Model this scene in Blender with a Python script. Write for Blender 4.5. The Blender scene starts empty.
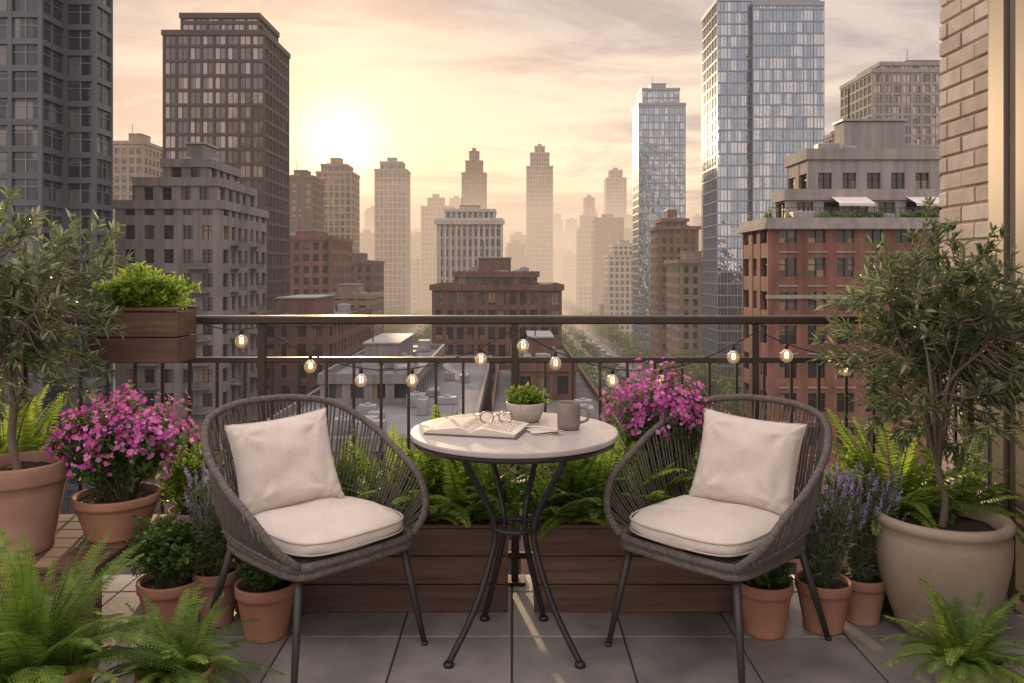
import bpy, math, random
from mathutils import Vector, noise, Matrix
R = random.Random(7)
scene = bpy.context.scene
scene.view_settings.view_transform = 'Standard'
try: scene.view_settings.look = 'None'
except Exception: pass
scene.view_settings.exposure = 0
GZ = -40.0
SUN_AZ, SUN_EL = math.radians(-12), math.radians(9)
SUN = Vector((math.sin(SUN_AZ)*math.cos(SUN_EL), math.cos(SUN_AZ)*math.cos(SUN_EL), math.sin(SUN_EL)))

# ------------------------------------------------------------------ mesh builder
class MB:
    def __init__(s): s.v=[]; s.f=[]; s.m=[]
    def add(s, vs, fs, m=0):
        o=len(s.v); s.v.extend([tuple(q) for q in vs])
        for f in fs: s.f.append(tuple(i+o for i in f)); s.m.append(m)
    def box(s,x0,x1,y0,y1,z0,z1,m=0):
        s.add([(x0,y0,z0),(x1,y0,z0),(x1,y1,z0),(x0,y1,z0),(x0,y0,z1),(x1,y0,z1),(x1,y1,z1),(x0,y1,z1)],
              [(0,3,2,1),(4,5,6,7),(0,1,5,4),(1,2,6,5),(2,3,7,6),(3,0,4,7)],m)
    def cbox(s,x0,x1,y0,y1,z0,z1,c,m=0):
        vs=[];
        for z,i in ((z0,c),(z0+c,0),(z1-c,0),(z1,c)):
            vs+=[(x0+i,y0+i,z),(x1-i,y0+i,z),(x1-i,y1-i,z),(x0+i,y1-i,z)]
        fs=[(3,2,1,0),(12,13,14,15)]
        for k in range(3):
            for j in range(4):
                a=k*4+j; b=k*4+(j+1)%4
                fs.append((a,b,b+4,a+4))
        s.add(vs,fs,m)
    def obj(s,name,mats,loc=(0,0,0),smooth=False,parent=None,rot=None):
        me=bpy.data.meshes.new(name); me.from_pydata(s.v,[],s.f)
        for q in mats: me.materials.append(q)
        me.polygons.foreach_set('material_index',s.m)
        if smooth: me.polygons.foreach_set('use_smooth',[True]*len(s.f))
        me.update()
        o=bpy.data.objects.new(name,me); o.location=loc
        if rot: o.rotation_euler=rot
        scene.collection.objects.link(o)
        if parent: o.parent=parent
        return o
def empty(name,loc=(0,0,0),rz=0):
    o=bpy.data.objects.new(name,None); o.location=loc; o.rotation_euler=(0,0,rz); o.empty_display_size=.1
    scene.collection.objects.link(o); return o
def tube(mb,pts,rad,n=8,m=0,cap=True,closed=False):
    pts=[Vector(p) for p in pts]; N=len(pts)
    if not hasattr(rad,'__len__'): rad=[rad]*N
    vs=[]; u=None
    for i,p in enumerate(pts):
        if closed: t=(pts[(i+1)%N]-pts[i-1])
        else: t=(pts[min(i+1,N-1)]-pts[max(i-1,0)])
        if t.length<1e-9: t=Vector((0,0,1))
        t.normalize()
        if u is None:
            u=t.cross(Vector((0,0,1)) if abs(t.z)<.9 else Vector((1,0,0)))
        u=(u-t*u.dot(t)); u.normalize(); w=t.cross(u)
        for k in range(n):
            a=2*math.pi*k/n
            vs.append(p+(u*math.cos(a)+w*math.sin(a))*rad[i])
    fs=[]
    for i in range(N if closed else N-1):
        j=(i+1)%N
        for k in range(n):
            fs.append((i*n+k,i*n+(k+1)%n,j*n+(k+1)%n,j*n+k))
    if cap and not closed:
        fs.append(tuple(range(n-1,-1,-1))); fs.append(tuple((N-1)*n+k for k in range(n)))
    mb.add(vs,fs,m)
def lathe(mb,prof,n=40,c=(0,0,0),m=0):
    vs=[]
    for r,z in prof:
        for k in range(n):
            a=2*math.pi*k/n; vs.append((c[0]+r*math.cos(a),c[1]+r*math.sin(a),c[2]+z))
    fs=[]
    for i in range(len(prof)-1):
        for k in range(n):
            fs.append((i*n+k,i*n+(k+1)%n,(i+1)*n+(k+1)%n,(i+1)*n+k))
    mb.add(vs,fs,m)
def catm(P,n=8,closed=False):
    P=[Vector(p) for p in P]; out=[]; N=len(P)
    for i in range(N if closed else N-1):
        if closed: a,b,c,d=P[i-1],P[i],P[(i+1)%N],P[(i+2)%N]
        else: a,b,c,d=P[max(i-1,0)],P[i],P[i+1],P[min(i+2,N-1)]
        for k in range(n):
            t=k/n
            out.append(.5*((2*b)+(c-a)*t+(2*a-5*b+4*c-d)*t*t+(3*b-a-3*c+d)*t**3))
    if not closed: out.append(P[-1])
    return out
def resample(P,n):
    L=[0]
    for a,b in zip(P,P[1:]): L.append(L[-1]+(b-a).length)
    out=[];j=0
    for i in range(n):
        s=L[-1]*i/(n-1)
        while j<len(P)-2 and L[j+1]<s: j+=1
        t=(s-L[j])/max(1e-9,L[j+1]-L[j]); out.append(P[j].lerp(P[j+1],min(1,t)))
    return out
def rv(): 
    while True:
        v=Vector((R.uniform(-1,1),R.uniform(-1,1),R.uniform(-1,1)))
        if .05<v.length<1: return v.normalized()
def leaf(mb,b,d,nrm,L,W,m,fold=.25,droop=.0):
    d=d.normalized(); s=d.cross(nrm)
    if s.length<1e-4: s=d.cross(Vector((.3,.5,.8)))
    s.normalize(); n=s.cross(d)
    r1=b+d*L*.3+s*W*.45+n*W*fold; r2=b+d*L*.68+s*W*.38+n*(W*fold-L*droop*.4)
    l1=b+d*L*.3-s*W*.45+n*W*fold; l2=b+d*L*.68-s*W*.38+n*(W*fold-L*droop*.4)
    t=b+d*L-n*L*droop
    mb.add([b,r1,r2,t,l2,l1],[(0,1,2,3),(0,3,4,5)],m)

# ------------------------------------------------------------------ materials
def nmat(name):
    m=bpy.data.materials.new(name); m.use_nodes=True; nt=m.node_tree
    return m,nt,nt.nodes['Principled BSDF'],nt.nodes['Material Output']
def mat(name,col,rough=.7,var=.15,scale=5,bump=0,bscale=None,metal=0,spec=.5,stretch=None,col2=None,detail=6,bdist=.01,streak=0):
    m,nt,p,out=nmat(name); N=nt.nodes; L=nt.links
    tc=N.new('ShaderNodeTexCoord'); src=tc.outputs['Object']
    if stretch:
        mp=N.new('ShaderNodeMapping'); mp.inputs['Scale'].default_value=stretch; L.new(src,mp.inputs['Vector']); src=mp.outputs[0]
    nz=N.new('ShaderNodeTexNoise'); nz.inputs['Scale'].default_value=scale; nz.inputs['Detail'].default_value=detail
    L.new(src,nz.inputs['Vector'])
    cr=N.new('ShaderNodeValToRGB'); e=cr.color_ramp.elements
    e[0].position=.3; e[1].position=.7
    c2=col2 or tuple(min(1,c*(1+var)) for c in col); c1=tuple(c*(1-var) for c in col) if not col2 else col
    e[0].color=(*c1,1); e[1].color=(*c2,1)
    L.new(nz.outputs['Fac'],cr.inputs['Fac']); colo=cr.outputs[0]
    if streak:
        mp=N.new('ShaderNodeMapping'); mp.inputs['Scale'].default_value=(1.3,1.3,.07); L.new(tc.outputs['Object'],mp.inputs['Vector'])
        n3=N.new('ShaderNodeTexNoise'); n3.inputs['Scale'].default_value=1; n3.inputs['Detail'].default_value=5; L.new(mp.outputs[0],n3.inputs['Vector'])
        c3=N.new('ShaderNodeValToRGB'); c3.color_ramp.elements[0].position=.35; c3.color_ramp.elements[1].position=.6
        v=1-streak; c3.color_ramp.elements[0].color=(v,v,v*.97,1); c3.color_ramp.elements[1].color=(1,1,1,1); L.new(n3.outputs['Fac'],c3.inputs['Fac'])
        mu=N.new('ShaderNodeMixRGB'); mu.blend_type='MULTIPLY'; mu.inputs[0].default_value=1; L.new(colo,mu.inputs[1]); L.new(c3.outputs[0],mu.inputs[2]); colo=mu.outputs[0]
    L.new(colo,p.inputs['Base Color'])
    p.inputs['Roughness'].default_value=rough; p.inputs['Metallic'].default_value=metal
    p.inputs['Specular IOR Level'].default_value=spec
    if bump:
        n2=N.new('ShaderNodeTexNoise'); n2.inputs['Scale'].default_value=bscale or scale*6; n2.inputs['Detail'].default_value=5
        L.new(src,n2.inputs['Vector'])
        b=N.new('ShaderNodeBump'); b.inputs['Strength'].default_value=bump; b.inputs['Distance'].default_value=bdist
        L.new(n2.outputs['Fac'],b.inputs['Height']); L.new(b.outputs[0],p.inputs['Normal'])
    return m
def leafmat(name,col,trans=.35,rough=.5,spec=.4,scale=12,tcol=None):
    m,nt,p,out=nmat(name); N=nt.nodes; L=nt.links
    tc=N.new('ShaderNodeTexCoord')
    nz=N.new('ShaderNodeTexNoise'); nz.inputs['Scale'].default_value=scale; L.new(tc.outputs['Object'],nz.inputs['Vector'])
    cr=N.new('ShaderNodeValToRGB'); e=cr.color_ramp.elements; e[0].position=.3;e[1].position=.7
    e[0].color=(*[c*.65 for c in col],1); e[1].color=(*[min(1,c*1.35) for c in col],1)
    L.new(nz.outputs['Fac'],cr.inputs['Fac']); L.new(cr.outputs[0],p.inputs['Base Color'])
    p.inputs['Roughness'].default_value=rough; p.inputs['Specular IOR Level'].default_value=spec
    tr=N.new('ShaderNodeBsdfTranslucent'); tr.inputs['Color'].default_value=(*(tcol or [min(1,c*2.5) for c in col]),1)
    mx=N.new('ShaderNodeMixShader'); mx.inputs[0].default_value=trans
    L.new(p.outputs[0],mx.inputs[1]); L.new(tr.outputs[0],mx.inputs[2]); L.new(mx.outputs[0],out.inputs['Surface'])
    return m
def glassmat(name,bay,fh,dark,light,lightfrac=.25,metal=.0,rough=.08,wav=.02,warm=None):
    m,nt,p,out=nmat(name); N=nt.nodes; L=nt.links
    tc=N.new('ShaderNodeTexCoord')
    mp=N.new('ShaderNodeMapping'); mp.inputs['Scale'].default_value=(1/bay,1/bay,1/fh); mp.inputs['Location'].default_value=(.13,.37,.02)
    L.new(tc.outputs['Object'],mp.inputs['Vector'])
    fl=N.new('ShaderNodeVectorMath'); fl.operation='FLOOR'; L.new(mp.outputs[0],fl.inputs[0])
    wn=N.new('ShaderNodeTexWhiteNoise'); L.new(fl.outputs[0],wn.inputs['Vector'])
    cr=N.new('ShaderNodeValToRGB'); e=cr.color_ramp.elements
    e[0].position=0; e[0].color=(*dark,1); e[1].position=1-lightfrac; e[1].color=(*[a*.7+b*.3 for a,b in zip(dark,light)],1)
    x=e.new(1-lightfrac+.02); x.color=(*light,1)
    x=e.new(1.0); x.color=(*(warm or light),1)
    L.new(wn.outputs['Value'],cr.inputs['Fac']); L.new(cr.outputs[0],p.inputs['Base Color'])
    p.inputs['Metallic'].default_value=metal; p.inputs['Roughness'].default_value=rough
    p.inputs['Specular IOR Level'].default_value=.6
    nz=N.new('ShaderNodeTexNoise'); nz.inputs['Scale'].default_value=.35; nz.inputs['Detail'].default_value=2; L.new(tc.outputs['Object'],nz.inputs['Vector'])
    b=N.new('ShaderNodeBump'); b.inputs['Strength'].default_value=1; b.inputs['Distance'].default_value=wav*3; L.new(nz.outputs['Fac'],b.inputs['Height']); L.new(b.outputs[0],p.inputs['Normal'])
    return m

M_conc=mat('concrete_warm',(.20,.19,.19),.85,.18,.15,bump=.2,bscale=2,streak=.28)
M_lgrey=mat('stone_light',(.29,.275,.27),.85,.14,.15,streak=.25)
M_white=mat('stone_white',(.47,.44,.40),.85,.1,.15,streak=.15)
M_tan=mat('stone_tan',(.29,.22,.17),.85,.15,.12,streak=.22)
M_brown=mat('cladding_brown',(.055,.036,.028),.6,.2,.12)
M_brick=mat('brick_red',(.20,.098,.076),.9,.25,.5,streak=.28)
M_brick2=mat('brick_brown',(.15,.088,.07),.9,.2,.5,streak=.28)
M_blue=mat('panel_slate',(.085,.10,.125),.5,.15,.2)
M_mull=mat('mullion_dark',(.03,.03,.034),.5,.1,1)
M_alu=mat('mullion_alu',(.22,.255,.29),.4,.1,1,metal=.4)
M_roof=mat('roof_gravel',(.12,.12,.125),.95,.25,.25,bump=.3,bscale=3)
M_roof2=mat('roof_membrane',(.16,.17,.19),.9,.3,.12,detail=10)
M_mech=mat('mech_metal',(.25,.26,.275),.55,.2,.6)
G_dark=glassmat('window_dark',1.6,3.45,(.035,.042,.053),(.16,.165,.17),.22,metal=.35)
G_apt=glassmat('window_apartment',1.7,3.45,(.013,.015,.02),(.12,.11,.105),.18,warm=(.30,.20,.11))
G_brown=glassmat('window_tower',1.5,3.5,(.10,.10,.11),(.34,.31,.29),.35,metal=.6,rough=.12)
G_blue=glassmat('window_curtain_wall',1.5,3.4,(.24,.31,.39),(.48,.52,.57),.35,metal=.9,rough=.06,wav=.07)
G_grey=glassmat('window_grey',2,3.6,(.04,.047,.058),(.15,.15,.15),.25,metal=.3,rough=.12)

# ------------------------------------------------------------------ buildings
def block(mb,x0,x1,y0,y1,z0,z1,fh,bay,pier,band,mull=0,cornice=.25,trans=False,dep=.35):
    mb.box(x0+dep,x1-dep,y0+dep,y1-dep,z0,z1-.3,1)
    mb.box(x0+.1,x1-.1,y0+.1,y1-.1,z1-.28,z1-.02,2)
    nf=max(1,int((z1-z0)/fh+.01))
    for k in range(nf+1):
        a=z0+k*fh-(band*.35 if k else 0); b=z0+k*fh+band*.65
        if b>z1-.3: b=z1-.3
        if b<=a: continue
        d=dep-.03
        mb.box(x0+.04,x1-.04,y0+.04,y0+d,a,b,0); mb.box(x0+.04,x1-.04,y1-d,y1-.04,a,b,0)
        mb.box(x0+.04,x0+d,y0+d,y1-d,a,b,0); mb.box(x1-d,x1-.04,y0+d,y1-d,a,b,0)
        if trans:
            q=z0+k*fh+band*.65+(fh-band)*.62
            if q<z1-.5:
                mb.box(x0+dep-.1,x1-dep+.1,y0+dep-.08,y0+dep+.05,q,q+.08,3)
                mb.box(x0+dep-.08,x0+dep+.05,y0+dep,y1-dep,q,q+.08,3); mb.box(x1-dep-.05,x1-dep+.08,y0+dep,y1-dep,q,q+.08,3)
    nx=max(1,round((x1-x0-pier)/bay)); bx=(x1-x0-pier)/nx
    for i in range(nx+1):
        x=x0+i*bx
        mb.box(x,x+pier,y0,y0+dep,z0,z1-.29,0); mb.box(x,x+pier,y1-dep,y1,z0,z1-.29,0)
        if mull and i<nx:
            for q in range(1,mull+1):
                xm=x+pier+(bx-pier)*q/(mull+1)
                mb.box(xm-.05,xm+.05,y0+dep-.13,y0+dep+.05,z0,z1-.4,3)
    ny=max(1,round((y1-y0-pier)/bay)); by=(y1-y0-pier)/ny
    for i in range(1,ny):
        y=y0+i*by
        mb.box(x0,x0+dep,y,y+pier,z0,z1-.29,0); mb.box(x1-dep,x1,y,y+pier,z0,z1-.29,0)
    if mull:
        for i in range(ny):
            for q in range(1,mull+1):
                ym=y0+i*by+pier+(by-pier)*q/(mull+1)
                mb.box(x0+dep-.13,x0+dep+.05,ym-.05,ym+.05,z0,z1-.4,3)
                mb.box(x1-dep-.05,x1-dep+.13,ym-.05,ym+.05,z0,z1-.4,3)
    c=cornice; h=.9; t=.4
    mb.box(x0-c,x1+c,y0-c,y0-c+t,z1-.35,z1+h,0); mb.box(x0-c,x1+c,y1+c-t,y1+c,z1-.35,z1+h,0)
    mb.box(x0-c,x0-c+t,y0-c+t,y1+c-t,z1-.35,z1+h,0); mb.box(x1+c-t,x1+c,y0-c+t,y1+c-t,z1-.35,z1+h,0)
def mech(mb,x0,x1,y0,y1,z,rr,n=6,m=4):
    for i in range(n):
        w=rr.uniform(1,2.6); l=rr.uniform(1,3); h=rr.uniform(.8,2)
        if x1-x0<w+1 or y1-y0<l+1: continue
        x=rr.uniform(x0+.5,x1-w-.5); y=rr.uniform(y0+.5,y1-l-.5)
        mb.cbox(x,x+w,y,y+l,z-.02,z+h,.08,m)
        if rr.random()<.5: lathe(mb,[(.0,h+.2),(.35,h+.2),(.35,h-.05)],8,(x+w/2,y+l/2,z),m)
def building(name,blocks,fh,bay,pier,band,wall,glass,mull=0,roof=M_roof,extra=None,seed=1,nm=5,mullm=M_mull,trans=False,cornice=.25,dep=.35,pent=True):
    x0,x1,y0,y1=blocks[0][:4]; cx,cy=(x0+x1)/2,(y0+y1)/2
    mb=MB(); rr=random.Random(seed)
    for b in blocks:
        block(mb,b[0]-cx,b[1]-cx,b[2]-cy,b[3]-cy,b[4]-GZ,b[5]-GZ,fh,bay,pier,band,mull,cornice,trans,dep)
        mech(mb,b[0]-cx+1,b[1]-cx-1,b[2]-cy+1,b[3]-cy-1,b[5]-GZ,rr,nm)
    if pent:
        b=blocks[-1]; w=(b[1]-b[0]); l=(b[3]-b[2]); z=b[5]-GZ; h=rr.uniform(2.5,4.5)
        px0=b[0]-cx+w*.28; px1=px0+w*.4; py0=b[2]-cy+l*.3
        mb.cbox(px0,px1,py0,py0+l*.4,z-.01,z+h,.15,0); mb.box(px0-.2,px1+.2,py0-.2,py0+l*.4+.2,z+h-.01,z+h+.25,4)
        tube(mb,[(px0+1,py0+1,z+h),(px0+1,py0+1,z+h+4)],.1,5,3)
    if extra: extra(mb,cx,cy)
    return mb.obj(name,[wall,glass,roof,mullm,M_mech],(cx,cy,GZ))

building('glass_apartment_tower',[(-95,-57.6,98,103.3,GZ,62),(-95,-53.7,103.2,107.7,GZ,58)],3.3,3.6,.5,.75,M_blue,G_dark,mull=1,trans=True,mullm=M_alu)
def apt_extra(mb,cx,cy):
    x1=-41.7-cx; y0=115-cy
    for k in range(14):
        z=k*3.45+.02
        for ys in (118.5,127.2):
            yy=ys-cy
            mb.box(x1-.02,x1+1.3,yy,yy+3.6,z+.1,z+.3,0)
            mb.box(x1+1.22,x1+1.28,yy,yy+3.6,z+1.25,z+1.32,3)
            for q in range(13): mb.box(x1+1.23,x1+1.26,yy+q*.29,yy+q*.29+.04,z+.3,z+1.25,3)
        if k<13:
            for xs in (-53.8,-46.6):
                xx=xs-cx
                mb.box(xx,xx+3.2,y0-1.2,y0+.02,z+.1,z+.3,0)
                mb.box(xx,xx+3.2,y0-1.2,y0-1.14,z+1.2,z+1.27,3)
                for q in range(12): mb.box(xx+q*.285,xx+q*.285+.04,y0-1.19,y0-1.15,z+.3,z+1.2,3)
    for xs in (-56,-52.5,-49):
        mb.cbox(xs-cx,xs-cx+2,118-cy,121-cy,51.5,54,.1,0)
building('stone_apartment_building',[(-57,-41.7,115,136,GZ,10.5),(-55.2,-43,117,134,10.5,14.0),(-52,-45,119,132,14,17.0)],3.45,3.0,1.35,1.45,M_conc,G_apt,mull=1,extra=apt_extra,seed=3,trans=True)
building('dark_brick_tower',[(-83,-58.7,190,211,GZ,57.5),(-80,-61,193,209,57.5,62.5)],3.5,3.0,.5,.75,M_brown,G_brown,mull=1,seed=4,pent=False)
building('apartment_tower',[(-150,-138,300,320,GZ,49)],3.5,3,1,1.3,M_tan,G_grey,seed=5)
building('apartment_tower',[(-101,-87,350,370,GZ,42)],3.5,3,1,1.2,M_brick2,G_grey,seed=6)
building('apartment_tower',[(-98,-80,400,420,GZ,50),(-96,-83,402,418,50,54)],3.5,3,.9,1.0,M_tan,G_grey,seed=7)
building('office_tower',[(-86,-66,500,520,GZ,64),(-83,-69,503,517,64,69)],3.8,2.6,.7,.8,M_lgrey,G_grey,seed=8)
building('office_tower',[(-73,-47,640,660,GZ,52),(-68,-55,643,656,52,59)],4,3,.8,1.2,M_tan,G_grey,seed=9)
building('office_tower',[(-41,-21,650,670,GZ,80),(-38,-24,652,668,80,90),(-35,-27,654,664,90,98)],4,2.6,.9,1.0,M_brown,G_grey,seed=10)
building('office_tower',[(12.7,36,700,720,GZ,92),(16,33,702,718,92,104),(20,29,705,715,104,110)],4,2.4,.9,.9,M_lgrey,G_grey,seed=11)
def colonnade(mb,cx,cy):
    for i in range(12):
        x=-30.2+i*2.3-cx
        mb.box(x,x+.9,329.2-cy,330.1-cy,34,60,0)
    mb.box(-32-cx,-3-cx,328.6-cy,330-cy,60.2,62,0)
building('white_civic_building',[(-31,-4,330,352,GZ,22),(-28,-7,333,349,22,26)],4.2,2.3,.9,1.3,M_white,G_grey,extra=colonnade,seed=12)
building('slim_tower',[(74,85,820,832,GZ,75)],4,3,1,1,M_tan,G_grey,seed=13)
building('slim_tower',[(106,129,900,920,GZ,105),(110,125,903,917,105,114)],4,3,1,1,M_lgrey,G_grey,seed=14)
building('office_tower',[(62,84,600,620,GZ,40)],4,3,1,1.3,M_brick2,G_grey,seed=15)
building('glass_office_tower',[(60,82.5,380,398,GZ,80),(62,80,382,396,80,87.5)],3.6,2.4,.35,.6,M_alu,G_blue,mull=1,seed=16,mullm=M_alu)
building('brick_apartment_building',[(55,70,300,318,GZ,17),(57,66,302,316,17,20)],3.6,3,1.4,1.5,M_brick,G_apt,seed=17,cornice=.8)
building('stone_apartment_building',[(55,68,262,285,GZ,4)],3.6,3,1.3,1.4,M_tan,G_apt,seed=18,cornice=.8)
building('white_apartment_building',[(54,76,450,470,GZ,9),(57,72,453,468,9,15)],3.6,3,1.2,1.3,M_white,G_grey,seed=19)
building('glass_skyscraper',[(59,88.5,230,249,GZ,79),(68.5,88.9,227.6,229.9,GZ,77)],3.4,3.0,.16,.45,M_alu,G_blue,mull=2,seed=20,mullm=M_alu,dep=.28,pent=False,cornice=.05)
building('residential_tower',[(117,165,260,285,GZ,66),(121,160,263,280,66,69)],3.4,3.2,.7,.9,M_lgrey,G_brown,mull=1,seed=21)
building('residential_tower',[(120,132,300,315,GZ,52)],3.5,3,1,1.2,M_tan,G_grey,seed=22)
def br_extra(mb,cx,cy):
    x0=27.2-cx;y0=85-cy
    for k in range(13):
        z=46-3.6-k*3.6+.9
        for i in range(11):
            x=x0+1.2+i*3.06
            mb.box(x-.1,x+2.0,y0-.10,y0+.1,z-.12,z+.03,5)
    mb.box(x0-.5,30,y0-.55,y0+.2,45.7,46.3,5); mb.box(x0-.5,x0-.1,y0+.2,y0+10,45.7,46.3,5)
    mb.box(x0-.2,30,y0-.2,y0+.1,38.3,38.7,5)
    for ax in (36,44.5,50): 
        a=ax-cx
        mb.add([(a,90.3-cy,49.6),(a+4,90.3-cy,49.6),(a+4,88-cy,48.7),(a,88-cy,48.7),(a,88-cy,48.4),(a+4,88-cy,48.4)],[(0,1,2,3),(3,2,5,4)],6)
        for q in (a+.1,a+3.9): mb.box(q-.04,q+.04,88.05-cy,88.13-cy,46.6,48.5,3)
    for q in range(60): mb.box(x0+q*.5,x0+q*.5+.04,y0-.1,y0-.06,46.9,47.9,3)
    mb.box(x0,x0+30,y0-.12,y0-.04,47.9,47.98,3)
o=building('brick_midrise_building',[(27.2,62,85,94.5,GZ,6),(31,60,90.5,94.4,6,9.6),(34,52,92,99,9.5,14.4)],3.6,3.0,1.2,1.6,M_brick,G_apt,mull=1,extra=br_extra,seed=23,trans=True)
o.data.materials.append(M_lgrey); o.data.materials.append(mat('awning_cloth',(.6,.58,.56),.8,.05,2))
for p in o.data.polygons:
    if p.material_index==0 and p.center.z>46.2: p.material_index=5
building('stone_apartment_building',[(60,86,110,130,GZ,12)],3.5,3,1.2,1.4,M_lgrey,G_apt,mull=1,seed=30)
building('brick_office_building',[(-17,10.6,170,196,GZ,-2.6),(-12.5,5.5,174,190,-2.6,.2)],3.7,2.3,.8,1.1,M_brick2,G_apt,mull=1,seed=24,cornice=.5)
building('flat_roof_building',[(-26,-4,76,150,GZ,-15.5),(-24,-12,100,140,-15.5,-12.5)],3.7,3,1.1,1.2,M_conc,G_apt,roof=M_roof2,seed=25,nm=22)
building('flat_roof_building',[(-2.5,12,76,146,GZ,-16.8),(0,9,112,140,-16.8,-12.5)],3.7,3,1.1,1.2,M_brick2,G_apt,roof=M_roof,seed=35,nm=18)
building('flat_roof_building',[(-50,-32,140,182,GZ,-8)],3.6,3,1.2,1.3,M_brick2,G_apt,roof=M_roof2,seed=26,nm=10)
building('brick_lowrise_building',[(-74,-55,245,275,GZ,11)],3.6,3,1.3,1.4,M_brick,G_apt,seed=27)
building('brick_lowrise_building',[(-66,-50,290,312,GZ,4)],3.6,3,1.3,1.4,M_brick2,G_apt,seed=29)
building('brick_lowrise_building',[(-52,-38,215,235,GZ,-6)],3.6,3,1.3,1.4,M_tan,G_apt,seed=31)
building('brick_lowrise_building',[(63,80,185,198,GZ,-1)],3.6,3,1.3,1.4,M_brick2,G_apt,seed=33)
rr=random.Random(11)
walls=[M_conc,M_lgrey,M_tan,M_brown,M_brick,M_brick2,M_white]
cols=[(-420,-330),(-320,-240),(-230,-160),(-150,-110),(-104,-66),(-42,-12),(-8,20),(54,84),(90,130),(140,200),(210,300),(310,420)]
for (a,b) in cols:
    y=rr.uniform(360,400)
    if a>=54 : y=480
    if a in (-42,-8): y=560
    while y<2100:
        w=rr.uniform(14,28); l=rr.uniform(16,26)
        x=rr.uniform(a,max(a+.1,b-w)); x1=min(x+w,b)
        if y<700: h=rr.uniform(-22,12)
        elif y<1100: h=rr.uniform(-10,45)
        else: h=rr.uniform(10,100)
        if abs(x)<45: h=min(h,(y-300)*.05)
        blk=[(x,x1,y,y+l,GZ,h)]
        if rr.random()<.6: blk.append((x+2.5,x1-2.5,y+2.5,y+l-2.5,h,h+rr.uniform(3.6,12)))
        skip=False
        for (ea,eb,ec,ed) in ((-105,-64,340,530),(-150,-137,295,325),(-33,-2,325,356),(-75,-45,635,665),(-42,-20,645,675),(12,37,695,725),(70,130,815,925),(60,86,598,622),(-104,-64,530,636)):
            if x<eb and x1>ea and y<ed and y+l>ec: skip=True
        if not skip:
            building(rr.choice(['apartment_building','office_building']),blk,4,rr.choice([3,4]),rr.uniform(.6,1.6),rr.uniform(1,1.8),rr.choice(walls),G_grey,seed=rr.randint(0,999),nm=2)
        y+=l+rr.uniform(6,60)

# ------------------------------------------------------------------ ground, roads
mb=MB(); mb.add([(-6000,-500,0),(6000,-500,0),(6000,9000,0),(-6000,9000,0)],[(0,1,2,3)])
mb.obj('ground',[mat('ground_urban',(.10,.10,.085),.95,.3,.02)],(0,0,GZ))
M_asph=mat('asphalt',(.05,.05,.053),.85,.2,.3); M_pave=mat('pavement_concrete',(.20,.19,.18),.9,.15,.5); M_paint=mat('road_paint',(.75,.75,.72),.7,.1,1)
M_lawn=mat('lawn_grass',(.06,.09,.03),.95,.3,.2)
mb=MB(); mb.box(-44,20,214.5,325,-.01,.05); mb.box(-42,20,357,555,-.01,.05); mb.box(12.6,21.8,100,200,-.01,.05); mb.box(52.2,59.5,100,200,-.01,.05); mb.obj('park_lawn',[M_lawn],(0,0,GZ))
def road(x0,x1,y0,y1,median=False):
    mb=MB(); mb.add([(x0,y0,.02),(x1,y0,.02),(x1,y1,.02),(x0,y1,.02)],[(0,1,2,3)],0)
    w=x1-x0; y=y0
    while y<min(y1,1100):
        for fx in (.15,.31,.69,.85) if median else (.25,.75):
            x=x0+w*fx; mb.add([(x-.1,y,.03),(x+.1,y,.03),(x+.1,y+3,.03),(x-.1,y+3,.03)],[(0,1,2,3)],1)
        y+=9
    x=x0+w*.5
    if not median:
        for q in (-.3,.15): mb.add([(x+q,y0,.03),(x+q+.15,y0,.03),(x+q+.15,y1,.03),(x+q,y1,.03)],[(0,1,2,3)],1)
    mb.obj('road',[M_asph,M_paint],(0,0,GZ))
    mb=MB()
    for (ya,yb) in ((y0,200),(216,y1)) if median else ((y0,y1),):
        mb.box(x0-4,x0,ya,yb,0,.14,0); mb.box(x1,x1+4,ya,yb,0,.14,0)
        if median: mb.box(x-1,x+1,ya+4,yb-4,0,.16,0)
    mb.obj('pavement',[M_pave],(0,0,GZ))
road(26,48,100,3500,True); road(-62,-46,322,3500)
mb=MB(); mb.add([(-500,202,.012),(500,202,.012),(500,214,.012),(-500,214,.012)],[(0,1,2,3)]); mb.obj('cross_road',[M_asph],(0,0,GZ))
def car_mesh(col,name):
    mb=MB()
    W=.9
    prof=[(-2.2,.35),(-2.25,.75),(-1.9,.95),(-1.2,1.0),(-.6,1.42),(.7,1.45),(1.4,1.02),(2.15,.92),(2.25,.6),(2.2,.35)]
    n=len(prof)
    vs=[(-W*(1 if z<1.1 else .8),y,z) for y,z in prof]+[(W*(1 if z<1.1 else .8),y,z) for y,z in prof]
    fs=[tuple(range(n)),tuple(range(2*n-1,n-1,-1))]; mb.add(vs,fs,0)
    for i in range(n):
        j=(i+1)%n; mb.add([vs[i],vs[j],vs[j+n],vs[i+n]],[(0,3,2,1)],1 if i in (3,5) else 0)
    for sx in (-1,1):
        mb.add([(sx*(W*.98),-1.0,1.03),(sx*(W*.83),-.55,1.36),(sx*(W*.83),.65,1.38),(sx*W*.98,1.15,1.03)],[(0,1,2,3)],1)
        for wy in (-1.4,1.4):
            tube(mb,[(sx*.72,wy,.33),(sx*.93,wy,.33)],.33,12,2)
    return mb.obj(name,[mat('car_paint_'+name,col,.3,.02,1,spec=.6),G_dark,M_mull])
carcols=[(.6,.6,.6),(.02,.02,.025),(.3,.02,.02),(.1,.12,.2),(.4,.4,.42),(.75,.74,.7)]
mesh_list=[]
for i,c in enumerate(carcols):
    o=car_mesh(c,'car'); mesh_list.append(o.data); bpy.data.objects.remove(o)
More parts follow.
